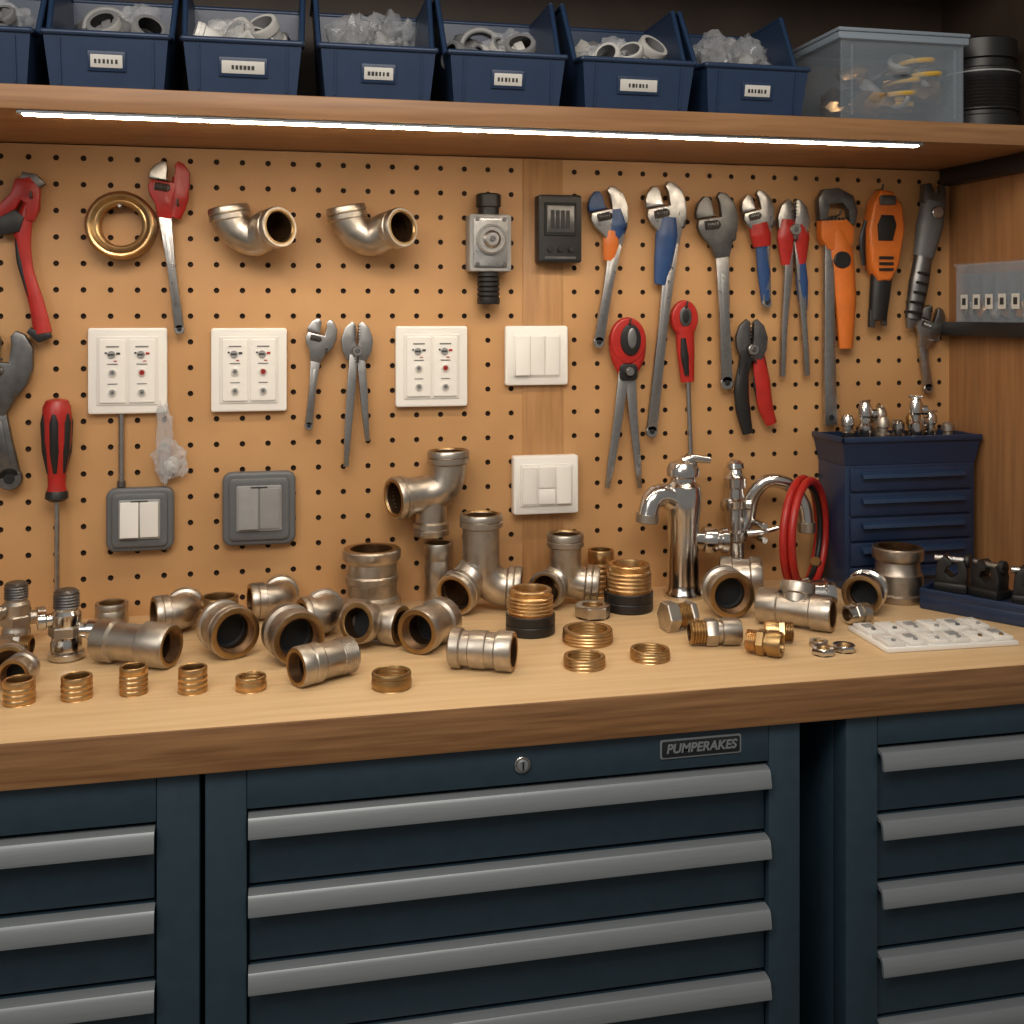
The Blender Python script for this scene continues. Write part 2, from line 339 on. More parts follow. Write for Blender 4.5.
# ------------------------------------------------------------------ storage bins
def storage_bin(cx,w,kind,seed):
    random.seed(seed)
    y0=-.352; y1=-.08; zb=1.862; h=.215; lip=.088
    o=O("storage_bin",(cx,-.23,zb)); wb=w/2-.014; wt=w/2
    def xx(z): return wb+(wt-wb)*min(1,(z/.14))
    yf=lambda z: y0-.016*(z/lip)
    t=.0035
    def shell(e):
        P=lambda sx,y,z:(cx+sx*(xx(z)-e),y,zb+z)
        vs=[P(-1,y0+e,e),P(1,y0+e,e),P(1,y1-e,e),P(-1,y1-e,e),
            P(-1,yf(lip)+e,lip),P(1,yf(lip)+e,lip),P(1,y1-e,h),P(-1,y1-e,h),
            P(-1,y0+.035+e,lip+.006),P(1,y0+.035+e,lip+.006),P(-1,y0+.11,h),P(1,y0+.11,h)]
        fs=[(0,1,2,3),(0,1,5,4),(2,3,7,6),(0,4,8,10,7,3),(1,5,9,11,6,2)]
        return vs,fs
    a=shell(0); b=shell(t); n=len(a[0])
    o.add((a[0]+b[0],a[1]+[tuple(i+n for i in f) for f in b[1]]+[tuple([i,j,j+n,i+n]) for i,j in ((4,5),(5,9),(9,11),(11,6),(6,7),(7,10),(10,8),(8,4))]),NAVY)
    rim=[(4,5),(5,9),(9,11),(11,6),(6,7),(7,10),(10,8),(8,4)]
    sp=noisy_blob(1,1,1,0,0,1)
    for i,j in rim:
        p,q=V(a[0][i]),V(a[0][j]); L=(q-p).length; o.add(cyl(.0050,0,L,10),NAVY,AX(p,q-p))
        o.add(([v*.0050 for v in sp[0]],sp[1]),NAVY,T(*p))
    sl=math.degrees(math.atan(.016/lip)); Mf=T(cx,yf(.045)-.0005,zb+.045)@R(sl,'X')
    lw=.07 if seed%3==2 else .05
    o.add(prism(rrect(0,0,lw+.010,.032,.002),-.003,.002,.0006),NAVY,Mf)
    o.add(prism(rrect(0,0,lw,.021,.001),-.0042,-.003,.0002),LABEL,Mf)
    for k in range(6): o.add(box(-.019+k*.0065,-.019+k*.0065+random.uniform(.003,.005),-.0047,-.0042,-.004,.003),INK,Mf)
    for sx in(-1,1): o.add(box(-.0015,.0015,-.003,0,-.038,.036),NAVY,T(cx+sx*(w/2-.03),yf(.045),zb+.044)@R(sl,'X'))
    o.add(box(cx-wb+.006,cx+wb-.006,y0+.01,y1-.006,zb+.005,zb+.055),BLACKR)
    if kind=='bag':      # smoky plastic bags holding dark parts
        for i in range(4):
            px=cx+(-.46+.92*i/3)*wb; py=y0+.080+.045*(i%2); pz=zb+.106+.012*(i%2)
            o.add(noisy_blob(.040,.046,.052,.5,seed*11+i,4,1.5),BAGD,T(px,py,pz))
            o.add(cyl(.022,-.02,.02,20,.002),[PVCG,GREY2,PVCW,PVCG][i],T(px,py,pz+.006)@R(70*i,'X')@R(40,'Y'))
            o.add(noisy_blob(.030,.035,.028,.4,seed*5+i,3,2.),[BLACK,PVCG][i%2],T(px,py+.08,pz+.004))
        o.add(noisy_blob(.062,.045,.048,.5,seed*3,4,1.4),BAG,T(cx,y0+.17,zb+.14))
        o.add(noisy_blob(.045,.035,.038,.4,seed*7,3,2.),PVCG,T(cx+.01,y0+.18,zb+.13))
    elif kind=='white':  # pale pipe fittings
        for i in range(6):
            px=cx+(-.50+1.0*i/5)*wb; py=y0+.072+.045*(i%2); pz=zb+.094+.022*(i%2); d=[(1,-.3,.2),(.3,-.6,.55),(-.5,-.6,.3),(1,.3,-.2),(-.4,-.6,.6),(-1,-.2,.3)][(i+seed)%6]
            if i%2: pipe(o,cprof(.030,.058),.022,AX((px-.02*d[0],py,pz-.01),d),PVCW,PVCW,PVCG,False)
            else: bentpipe(o,.025,.022,90,.012,AX((px-.01,py,pz),d),PVCW if i%4 else WHITE2,PVCG,rim=PVCW)
        for i in range(5):
            px=cx+(-.52+1.04*i/4)*wb; o.add(noisy_blob(.034,.04,.036,.35,seed+i,3,1.5),[PVCW,PVCG,BAG][i%3],T(px,y0+.17,zb+.125))
        o.add(noisy_blob(.05,.04,.032,.45,seed*3,4,1.4),BAG,T(cx-.02,y0+.09,zb+.118))
    else:                # mixed fittings and rolled hose
        for i in range(5):
            px=cx+(-.48+.96*i/4)*wb; py=y0+.075+.04*(i%2); pz=zb+.096+.016*(i%2); d=[(1,-.4,.2),(-.2,-.6,.5),(-.9,-.4,.2),(.3,-.6,.4),(1,-.2,.4)][(i+seed)%5]
            if i%2==0: pipe(o,cprof(.028,.055),.020,AX((px,py,pz-.008),d),[PVCG,GREY2,PVCW][i%3],PVCG,BLACK,False)
            else: bentpipe(o,.024,.022,90,.012,AX((px-.01,py,pz),d),[PVCW,PVCG][i//2],BLACK,rim=PVCG)
        for q in range(3): o.add(sweep([(cx-.02+.038*math.cos(a),y0+.14+q*.009,zb+.135+.034*math.sin(a)) for a in [2*math.pi*i/24 for i in range(25)]],[.0055]*25,10,(0,1,0),1,False),[GREY2,BLACK,PVCW][q])
        o.add(noisy_blob(.045,.04,.042,.5,seed*3,4,1.4),BAG,T(cx+.035,y0+.12,zb+.125))
        o.add(noisy_blob(.04,.04,.036,.35,seed+2,3,1.5),PVCG,T(cx-.04,y0+.19,zb+.13))
    return o.done(40)
for i,(a,b,k) in enumerate([(-.60,-.378,'mix'),(-.370,-.165,'mix'),(-.152,.052,'white'),(.073,.281,'bag'),(.296,.514,'mix'),(.536,.758,'white'),(.772,.985,'bag')]):
    storage_bin((a+b)/2,b-a,k,i+3)
# clear lidded tub
o=O("clear_storage_tub",(1.19,-.2,1.862)); x0,x1,y0,y1=1.056,1.318,-.35,-.13; z0,z1=1.862,2.026
for a in ((x0,x1,y0,y0+.003,z0,z1),(x0,x1,y1-.003,y1,z0,z1),(x0,x0+.003,y0,y1,z0,z1),(x1-.003,x1,y0,y1,z0,z1),(x0,x1,y0,y1,z0,z0+.003)): o.add(box(*a),CLEAR)
o.add(box(x0-.008,x1+.008,y0-.008,y1+.008,z1-.010,z1+.004,.003),TUBLID); o.add(box(x0-.010,x1+.010,y0-.010,y1+.010,z1+.004,z1+.012,.003),TUBLID)
for k in (0,5): o.add(box(x0+.02+k*.044,x0+.024+k*.044,y0-.002,y0,z0+.01,z1-.02),CLEAR)
random.seed(9)
for i in range(30):
    p=(random.uniform(x0+.045,x1-.045),random.uniform(y0+.03,y1-.05),z0+.035+random.uniform(0,.095)); m=[BRASS,YEL,PVCG,BRASSD,BLACK,GREY2][i%6]
    if i%3==0: o.add(noisy_blob(.035,.03,.02,.5,i,2),m,T(*p))
    elif i%3==1: o.add(sweep(cat([(p[0]+.035*math.cos(a*1.3),p[1]+.03*math.sin(a*1.3),p[2]+.004*a) for a in range(6)],5),.0055,8,(0,0,1)),m)
    else: o.add(lathe([(.024,0),(.026,.004),(.026,.02),(.018,.024),(.018,0),(.024,0)],20),m,AX(p,(random.uniform(-1,1),random.uniform(-1,1),random.uniform(-.3,1))))
o.done()
o=O("black_ribbed_canister",(1.425,-.25,1.862)); p=[(.068,0),(.074,.004)]
p+=[(.074,.03),(.070,.033),(.070,.040),(.075,.043)]
for i in range(9): p+=[(.075,.045+i*.007),(.072,.048+i*.007)]
p+=[(.077,.112),(.077,.125),(.066,.130),(.066,.145),(.071,.148),(.071,.185),(.062,.190)]
o.add(solid(p,40),BLACK,T(1.425,-.25,1.862)); o.add(lathe([(.0775,.117),(.0775,.120)],40),GREY2,T(1.425,-.25,1.862)); o.done()
# side ledge clear box
o=O("clear_parts_box",(1.505,-.2,1.474)); x0,x1,y0,y1,z0,z1=1.489,1.519,-.385,-.075,1.4745,1.60
for a in ((x0,x1,y0,y0+.002,z0,z1),(x0,x1,y1-.002,y1,z0,z1),(x0,x0+.002,y0,y1,z0,z1),(x1-.002,x1,y0,y1,z0,z1),(x0,x1,y0,y1,z0,z0+.002),(x0-.003,x1,y0-.004,y1+.004,z1-.003,z1+.003)): o.add(box(*a),CLEAR)
for k in range(7):
    yy=y1-.030-k*.043; o.add(box(x0-.001,x0,yy-.012,yy+.012,z0+.028,z0+.060),LABEL); o.add(box(x0-.0016,x0-.001,yy-.006,yy+.006,z0+.037,z0+.052),INK)
    o.add(noisy_blob(.010,.016,.018,.4,k,2),(STEEL,BRASS,GREY2)[k%3],T(x0+.015,yy,z0+.026))
    o.add(box(x0,x1,yy+.021,yy+.022,z0,z1-.02),CLEAR)
o.done()
# ------------------------------------------------------------------ wall switch plates
def rocker(o,cx,cz,w,h,y,m,tilt=4):
    o.add(prism(rrect(0,0,w,h,.0015,2),-.004,.003,.0008),m,T(cx,y,cz)@R(tilt,'X'))
def socket_plate(cx,cz,w,h):
    o=O("wall_socket_plate",(cx,-.008,cz))
    o.add(prism(rrect(cx,cz,w,h,.005),-.016,-.0005,.003),WHITE)
    o.add(prism(rrect(cx,cz,w*.78,h*.80,.003),-.018,-.0155,.0008),WHITE2)
    for sx in(-1,1):
        x=cx+sx*w*.185
        o.add(prism(rrect(x,cz,w*.33,h*.74,.003),-.021,-.0175,.001),WHITE)
        o.add(cyl(.0075,0,.003,18,.0006),GREY2,AX((x-.002,-.021,cz+h*.19),(0,-1,0))); o.add(box(x-.008,x+.003,-.0248,-.0238,cz+h*.18,cz+h*.20),INK)
        o.add(box(x+.007,x+.014,-.0228,-.021,cz+h*.19,cz+h*.215),RED if sx>0 else INK); o.add(box(x-.014,x-.010,-.0228,-.021,cz+h*.20,cz+h*.22),INK)
        o.add(box(x-.012,x+.012,-.0220,-.021,cz+h*.275,cz+h*.29),INKG)
        o.add(box(x-.010,x+.010,-.0225,-.021,cz+h*.075,cz+h*.085),INKG); o.add(box(x+.002,x+.008,-.0228,-.021,cz+h*.11,cz+h*.122),RED)
        for dz in(-.02,-.25):
            o.add(lathe([(.0085,0),(.0085,.002),(.006,.003),(.0055,0)],18),WHITE2,AX((x,-.021,cz+h*dz),(0,-1,0)))
            o.add(cyl(.0048,0,.0035,12),[RED,GREY2][dz<-.1] if sx>0 else GREY2,AX((x,-.021,cz+h*dz),(0,-1,0)))
            o.add(cyl(.0018,0,.0042,8),INK,AX((x,-.021,cz+h*dz),(0,-1,0)))
        o.add(box(x-.009,x+.009,-.0220,-.021,cz-h*.155,cz-h*.145),INKG)
    return o.done()
socket_plate(-.2775,1.3815,.147,.167); socket_plate(-.0475,1.381,.147,.166); socket_plate(.3185,1.384,.149,.166)
o=O("wall_light_switch",(.541,-.01,1.4045)); cx,cz,w,h,d=.541,1.4045,.136,.125,.016
o.add(prism(rrect(cx,cz,w,h,.006),-d,-.0035,.004),WHITE); o.add(prism(rrect(cx,cz,w*.74,h*.72,.003),-d-.002,-d+.001,.001),WHITE2)
for k in(-1,0,1): rocker(o,cx+k*w*.235,cz,w*.225,h*.66,-d-.002,WHITE,3*(k or 1))
o.done()
o=O("wall_light_switch",(.558,-.01,1.134)); cx,cz,w,h,d=.558,1.134,.14,.122,.030
o.add(prism(rrect(cx,cz,w,h,.005),-d,-.0035,.004),WHITE); o.add(prism(rrect(cx,cz,w*.80,h*.72,.003),-d-.003,-d+.001,.0015),WHITE2)
rocker(o,cx-w*.26,cz,w*.22,h*.64,-d-.003,WHITE,3); rocker(o,cx+w*.26,cz,w*.22,h*.64,-d-.003,WHITE,-3); rocker(o,cx,cz+h*.14,w*.24,h*.36,-d-.004,WHITE,2); rocker(o,cx,cz-h*.19,w*.24,h*.26,-d-.003,WHITE,-2)
o.done()
def grey_switch(cx,cz,w,h,mr,mf):
    o=O("grey_rocker_switch",(cx,-.01,cz)); o.add(prism(rrect(cx,cz,w,h,.018),-.022,-.0005,.006,3),GREY)
    o.add(prism(rrect(cx,cz,w*.82,h*.84,.010),-.028,-.021,.003),mf); o.add(prism(rrect(cx,cz+.002,w*.62,h*.62,.004),-.032,-.027,.002),GREY2)
    for k in(-1,1): rocker(o,cx+k*w*.145,cz+.002,w*.27,h*.55,-.033,mr,4*k)
    o.add(box(cx-.016,cx+.016,-.0345,-.032,cz+h*.29,cz+h*.31),INK)
    return o.done()
grey_switch(-.254,1.092,.126,.124,WHITE,GREY); grey_switch(-.028,1.105,.142,.146,GREY2,GREY)
o=O("conduit_rod",(-.29,-.012,1.22)); o.add(cyl(.0055,0,.142,14),STEEL,T(-.29,-.008,1.1555)); o.add(cyl(.008,0,.012,14,.001),STEELD,T(-.29,-.009,1.155)); o.done()
o=O("hanging_plastic_bag",(-.205,-.02,1.24))
o.add(noisy_blob(.013,.008,.07,.5,3,4,1.8),BAG,T(-.208,-.02,1.24)); o.add(noisy_blob(.029,.016,.036,.5,5,4,1.8),BAG,T(-.198,-.022,1.205))
o.add(noisy_blob(.014,.009,.018,.4,8,3,2.),PVCW,T(-.195,-.02,1.195)); o.add(cyl(.0022,0,.03,8),STEEL,AX((-.207,0,1.292),(0,-1,0))); o.done(30)
# ------------------------------------------------------------------ wall fittings
o=O("brass_ring",(-.2875,-.02,1.663)); M=AX((-.2875,-.001,1.663),(0,-1,0))
o.add(lathe([(.060,0),(.0655,.004),(.0655,.014),(.062,.016),(.062,.019),(.0655,.021),(.0655,.040),(.062,.046),(.056,.047),(.052,.044),(.048,.040),(.043,.039),(.040,.036),(.039,.012),(.040,0),(.060,0)],56),BRASSD,M)
o.add(lathe([(.0405,.034)]+[(.0405-.0014*(i%2),.034-.004*i) for i in range(1,9)],48),BRASS,M)
o.add(lathe([(.0620,.0464),(.059,.0485),(.0555,.0474)],56),BRASS,M); o.add(lathe([(.0480,.0404),(.0455,.0412),(.0425,.0396)],56),BRASS,M)
o.add(cyl(.003,0,.055,10),STEEL,AX((-.2875,0,1.6990),(0,-1,0))); o.done()
def segpipe(o,P,Rr,mo=NICK,nrm=(0,1,0),k=.86,ends=(1,1),mi=None):
    P=[V(p) for p in P]; n=len(P); rs=[Rr*k]*n
    o.add(sweep(P,rs,30,nrm,1,False),mo); o.add(sweep(P,[Rr*.72]*n,24,nrm,1,False),mi or BORE)
    for use,e,d in ((ends[0],P[0],P[0]-P[1]),(ends[1],P[-1],P[-1]-P[-2])):
        if use:
            o.add(lathe([(Rr*.72,-.015),(Rr*.73,.0),(Rr*.78,.003),(Rr*.96,.003),(Rr,0),(Rr,-.009),(Rr*.94,-.011),(Rr,-.013),(Rr,-.022),(Rr*.85,-.026)],36),mo,AX(e,d))
            o.add(lathe([(Rr*.73,.0006),(Rr*.78,.0036),(Rr*.86,.0036)],36),BRASSD,AX(e,d))
def wall_elbow(x0,x1,zt,zb):
    # left end opens up, right end opens to the right and toward the viewer
    o=O("pipe_elbow",((x0+x1)/2,-.05,(zt+zb)/2)); Rr=.040; y=-.042
    xl=x0+.039; dR=V((.55,-.80,.10)).normalized(); eR=V((x1-.036,y-.055,zb+.064))
    P=cat([(xl-.006,y,zt-.014),(xl-.001,y,zt-.036),(xl+.016,y,zb+.058),(xl+.046,y-.004,zb+.046),tuple(eR-dR*.040+V((0,0,.002))),tuple(eR-dR*.018),tuple(eR)],6)
    segpipe(o,P,Rr,NICK,(.25,1,.1),.92)
    o.add(cyl(.003,0,.035,10),STEEL,AX((x0+.06,0,zb+.055),(0,-1,0)))
    return o.done()
wall_elbow(-.120,.046,1.713,1.596); wall_elbow(.108,.283,1.718,1.599)
# regulator
o=O("pressure_regulator",(.435,-.03,1.63)); X=.435
o.add(prism(rrect(X,1.638,.088,.118,.006),-.050,-.002,.004),GREY2)
o.add(prism(rrect(X,1.638,.070,.100,.004),-.054,-.049,.001),STEEL)
Mr=AX((X,-.054,1.645),(0,-1,0)); o.add(solid([(.031,0),(.031,.008),(.027,.012),(.025,.010),(.022,.010)],36),GREY2,Mr); o.add(solid([(.018,0),(.018,.014),(.013,.018)],28),STEEL,Mr); o.add(cyl(.006,0,.021,16,.001),STEELD,Mr)
for dx in(-.028,.028):
    for dz in(-.04,.052): o.add(cyl(.0045,0,.004,10,.001),STEELD,AX((X+dx,-.053,1.638+dz-.004),(0,-1,0)))
o.add(solid([(.022,1.697),(.022,1.712),(.026,1.714),(.026,1.738),(.022,1.741)],24),BLACK,T(X,-.027,0))
p=[(.018,1.582)]
for i in range(6): p+=[(.0235,1.576-i*.010),(.0235,1.570-i*.010),(.020,1.569-i*.010)]
o.add(solid([(.023,1.512),(.024,1.516),(.024,1.524),(.020,1.526)]+p[::-1]+[(.02,1.584)],24),BLACK,T(X,-.027,0)); o.done()
# black box meter
o=O("black_timer_module",(.585,-.03,1.67)); o.add(prism(rrect(.585,1.670,.094,.142,.006),-.042,-.004,.004),BLACK)
o.add(prism(rrect(.585,1.690,.070,.070,.003),-.045,-.041,.001),BLACKR); o.add(prism(rrect(.585,1.690,.058,.056,.002),-.0465,-.044,.001),STEELD)
for k in range(4): o.add(box(.563+k*.011,.571+k*.011,-.048,-.0465,1.670,1.708),BLACK)
for k in range(3): o.add(cyl(.006,0,.006,14,.001),BLACK,AX((.562+k*.023,-.042,1.627),(0,-1,0)))
o.add(box(.552,.618,-.0435,-.041,1.607,1.612),STEELD); o.done()
# wall tee
o=O("pipe_tee",(.305,-.05,1.13)); y=-.050
segpipe(o,cat([(.347,y,1.212),(.347,y,1.175),(.335,y,1.14),(.305,y,1.128),(.270,y-.008,1.126),(.236,y-.022,1.124)],6),.043)
segpipe(o,[(.312,y,1.125),(.312,y,1.09),(.312,y,1.047)],.037,ends=(0,1)); o.add(cyl(.003,0,.05,10),STEEL,AX((.33,0,1.165),(0,-1,0)))
o.done()
# ------------------------------------------------------------------ hanging tools
def hook(o,x,z,d=.042):
    o.add(sweep([(x,0,z),(x,-d+.006,z),(x,-d,z+.003),(x,-d-.002,z+.012)],.0023,8,(1,0,0)),STEELD)
BODY=[(-.17,-1.0),(.17,-1.0),(.30,-.66),(.46,-.40),(.52,-.08),(.47,.28),(.30,.50),(.14,.55),(.06,.44),(.10,.30),(.10,-.04),(-.48,-.04),(-.53,-.22),(-.46,-.42),(-.28,-.66)]
JAW=[(-.53,-.01),(-.02,-.01),(-.09,.06),(-.10,.34),(-.16,.47),(-.28,.49),(-.44,.34),(-.53,.14)]
def rot2(pts,cx,cz,w,ang):
    a=math.radians(ang); c,s_=math.cos(a),math.sin(a)
    return [(cx+w*(x*c-z*s_),cz+w*(x*s_+z*c)) for x,z in pts]
def awrench(name,cx,cz,w,ang,end,sw,mh,ms,mj=None,grips=(),t=.014,y=-.022,hole=True,hookat=True):
    o=O(name,(cx,y,cz)); mj=mj or mh
    o.add(prism(rot2(BODY,cx,cz,w,ang),y-t/2,y+t/2,t*.2),mh); o.add(prism(rot2(JAW,cx,cz,w,ang),y-t*.62,y+t*.62,t*.2),mj)
    wp=rot2([(-.16,-.2)],cx,cz,w,ang)[0]; a=math.radians(ang)
    d=V((math.cos(a),0,math.sin(a)))
    p=[(w*.07,-w*.2)]
    for i in range(6): p+=[(w*.125,-w*.18+w*.06*i),(w*.10,-w*.15+w*.06*i)]
    o.add(solid(p+[(w*.07,w*.2)],16),STEELD,AX((wp[0],y-t*.3,wp[1]),d))
    n0=rot2([(0,-.92)],cx,cz,w,ang)[0]; mid=((n0[0]*.55+end[0]*.45),(n0[1]*.55+end[1]*.45))
    o.add(bar([n0,mid,end],[w*.34,sw,sw*1.15],y-t*.42,y+t*.42,t*.2),ms)
    o.add(bar([(n0[0]*.85+end[0]*.15,n0[1]*.85+end[1]*.15),(n0[0]*.2+end[0]*.8,n0[1]*.2+end[1]*.8)],sw*.45,y-t*.50,y-t*.35,.0006),ms)
    o.add(cyl(sw*.62,-t*.42,t*.42,20,t*.1),ms,AX((end[0],y,end[1]),(0,1,0)))
    o.add(cyl(sw*.28,-t*.45,t*.45,14),BLACKR,AX((end[0],y,end[1]),(0,1,0)))
    for pts,rs,m in grips: o.add(grip(pts,rs,y,.55),m)
    if hookat: hook(o,*rot2([(.30,-.62)],cx,cz,w,ang)[0])
    return o.done()
awrench("adjustable_wrench",.695,1.717,.082,12,(.674,1.432),.020,STEEL,STEEL,BLUE,[([(.712,1.715),(.716,1.68),(.708,1.655)],[.016,.021,.017],BLUE),([(.706,1.668),(.702,1.64),(.698,1.605)],[.018,.019,.013],ORANGE)])
awrench("adjustable_wrench",.824,1.727,.088,10,(.792,1.240),.021,STEEL,STEEL,STEEL,[([(.830,1.70),(.827,1.66),(.819,1.60),(.812,1.555)],[.020,.026,.021,.014],BLUE),([(.838,1.69),(.836,1.65),(.826,1.59)],[.012,.014,.008],RED)])
awrench("adjustable_wrench",.941,1.705,.092,8,(.964,1.342),.024,STEELD,STEEL,STEELD)
awrench("adjustable_wrench",1.036,1.722,.072,14,(1.058,1.516),.018,STEEL,STEEL,STEEL,[([(1.038,1.69),(1.044,1.665),(1.047,1.64)],[.022,.025,.02],RED),([(1.047,1.645),(1.052,1.58),(1.058,1.512)],[.015,.015,.011],BLUE)])
awrench("adjustable_wrench",.095,1.452,.058,-14,(.069,1.268),.014,STEEL,STEEL)
awrench("adjustable_wrench",-.198,1.752,.074,-8,(-.180,1.462),.016,RED,STEEL,STEEL,[([(-.180,1.76),(-.180,1.72),(-.19,1.68)],[.014,.018,.013],RED),([(-.206,1.735),(-.200,1.71),(-.192,1.685)],[.010,.016,.012],RED)])
awrench("adjustable_wrench",1.463,1.476,.066,-20,(1.455,1.322),.020,STEEL,STEEL,y=-.018)
awrench("adjustable_wrench",-.500,1.405,.105,-8,(-.489,1.18),.036,STEELD,STEELD,t=.02)
def pliers(name,hx,hz,w,legs,mh,mg,ml,open_=.0,y=-.022,grips=(),shoulder=True):
    o=O(name,(hx,y,hz))
    o.add(prism(rot2([(-.06,-.55),(.30,-.62),(.46,-.30),(.50,.05),(.38,.42),(.16,.62),(.05,.55),(.04,.0)],hx,hz,w,0),y-.009,y+.004,.002),mh)
    o.add(prism(rot2([(.06,-.55),(-.30,-.62),(-.46,-.30),(-.50,.05),(-.38,.42),(-.16,.62),(-.05,.55),(-.04,.0)],hx,hz,w,0),y-.004,y+.009,.002),mh)
    o.add(cyl(w*.17,0,.008,20,.0015),STEEL,AX((hx,y-.008,hz-w*.30),(0,-1,0))); o.add(cyl(w*.08,0,.010,12,.001),STEELD,AX((hx,y-.008,hz-w*.30),(0,-1,0)))
    for i in range(5): 
        for s_ in(-1,1): o.add(box(hx+s_*w*.06-.002,hx+s_*w*.06+.002,y-.010,y+.0095,hz+w*(.05+i*.1),hz+w*(.09+i*.1)),STEELD)
    for pts,ws,m in legs: o.add(bar(pts,ws,y-.006,y+.006,.0018),m)
    for pts,rs,m in grips: o.add(grip(pts,rs,y,.55),m)
    hook(o,hx,hz-w*.62); return o.done()
pliers("slip_joint_pliers",1.121,1.700,.074,[([(1.112,1.66),(1.108,1.58),(1.099,1.46),(1.095,1.354)],[.02,.018,.013,.011],STEEL),([(1.130,1.66),(1.138,1.58),(1.147,1.46),(1.154,1.356)],[.02,.018,.013,.012],STEEL)],STEEL,RED,STEEL,
  grips=[([(1.106,1.70),(1.104,1.66),(1.105,1.60)],[.015,.021,.012],RED),([(1.136,1.70),(1.139,1.66),(1.139,1.60)],[.015,.021,.012],RED),([(1.139,1.61),(1.143,1.56),(1.146,1.50)],[.012,.014,.009],BLUE)])
pliers("combination_pliers",.165,1.437,.064,[([(.158,1.41),(.153,1.34),(.147,1.26),(.143,1.184)],[.016,.018,.014,.010],STEEL),([(.172,1.41),(.178,1.34),(.181,1.29),(.186,1.235)],[.016,.016,.013,.009],STEEL)],STEEL,STEEL,STEEL)
# shears with red grip loop and two steel legs
o=O("pipe_shears",(.738,-.022,1.40)); y=-.022
OV=lambda cx,cz,a,b,n=28:[(cx+a*math.cos(2*math.pi*i/n),cz+b*math.sin(2*math.pi*i/n)) for i in range(n)]
o.add(prism(OV(.738,1.435,.040,.050),y-.010,y+.010,.005,3),RED)
o.add(prism(OV(.742,1.437,.023,.034),y-.014,y-.008,.003),BLACK); o.add(prism(OV(.744,1.440,.010,.022),y-.016,y-.012,.002),STEEL)
o.add(grip([(.706,1.43),(.716,1.40),(.732,1.365)],[.010,.015,.014],y),RED); o.add(grip([(.770,1.43),(.762,1.40),(.745,1.365)],[.010,.015,.014],y),RED)
o.add(prism(rrect(.738,1.368,.040,.036,.01),y-.012,y+.010,.003),BLACK)
o.add(cyl(.009,0,.016,18,.001),STEEL,AX((.738,y-.006,1.37),(0,-1,0)))
o.add(bar([(.730,1.375),(.716,1.27),(.700,1.17),(.692,1.122)],[.024,.020,.016,.010],y-.007,y+.001),STEEL)
o.add(bar([(.744,1.375),(.752,1.27),(.762,1.17),(.766,1.118)],[.024,.019,.015,.010],y-.001,y+.007),STEEL); hook(o,.738,1.47); o.done()
# red grip and long shaft
o=O("basin_wrench",(.867,-.022,1.40)); 
o.add(prism(OV(.866,1.482,.030,.040),y-.009,y+.009,.004,3),RED); o.add(prism(OV(.866,1.486,.014,.022),y-.012,y-.008,.002),STEELD); o.add(prism(OV(.866,1.486,.008,.014),y-.013,y-.011,.001),BLACK)
o.add(grip([(.867,1.465),(.870,1.41),(.874,1.345)],[.021,.020,.015],y),RED); o.add(grip([(.861,1.44),(.864,1.40),(.869,1.36)],[.006,.009,.005],y-.010),BLACK)
o.add(cyl(.0052,0,.175,14),STEEL,AX((.875,y,1.35),(.007,0,-.18))); o.add(prism(rrect(.882,1.172,.018,.022,.003),y-.005,y+.005,.001),STEEL); hook(o,.866,1.508); o.done()
# water pump pliers
pliers("water_pump_pliers",1.022,1.436,.072,[([(1.012,1.41),(1.002,1.36),(1.005,1.30)],[.03,.024,.018],BLACK),([(1.032,1.41),(1.044,1.38),(1.050,1.33)],[.03,.024,.018],BLACK)],STEELD,RED,STEEL,
  grips=[([(1.005,1.385),(.999,1.33),(1.003,1.28),(1.014,1.230)],[.012,.017,.017,.012],BLACK),([(1.011,1.375),(1.007,1.33),(1.011,1.28),(1.018,1.235)],[.007,.010,.009,.007],RED),([(1.040,1.40),(1.047,1.345),(1.055,1.29),(1.070,1.250)],[.014,.019,.018,.013],RED),([(1.034,1.38),(1.036,1.335),(1.046,1.28)],[.006,.009,.006],BLACK)])
# pipe wrench orange
o=O("pipe_wrench",(1.22,-.024,1.5)); y=-.024
o.add(prism([(1.180,1.700),(1.176,1.745),(1.190,1.768),(1.225,1.772),(1.262,1.755),(1.272,1.72),(1.266,1.69),(1.252,1.692),(1.250,1.722),(1.235,1.738),(1.205,1.735),(1.198,1.70)],y-.011,y+.011,.003),STEELD)
o.add(prism([(1.182,1.66),(1.182,1.698),(1.245,1.702),(1.262,1.685),(1.26,1.65),(1.235,1.63),(1.20,1.635)],y-.013,y+.013,.003),ORANGE)
for i in range(6): o.add(box(1.192+i*.009,1.196+i*.009,y-.012,y+.012,1.698,1.706),STEELD)
o.add(grip([(1.222,1.685),(1.234,1.63),(1.246,1.53),(1.248,1.415)],[.022,.030,.026,.016],y,.6),ORANGE)
o.add(cyl(.020,-.012,.012,24,.002),BLACK,AX((1.232,y-.006,1.612),(0,1,0)))
o.add(bar([(1.205,1.66),(1.205,1.50),(1.206,1.36),(1.209,1.245)],[.024,.024,.028,.030],y-.008,y+.006),STEEL)
o.add(cyl(.006,0,.003,14),BLACKR,AX((1.209,y-.007,1.262),(0,-1,0))); hook(o,1.225,1.71,.04); o.done()
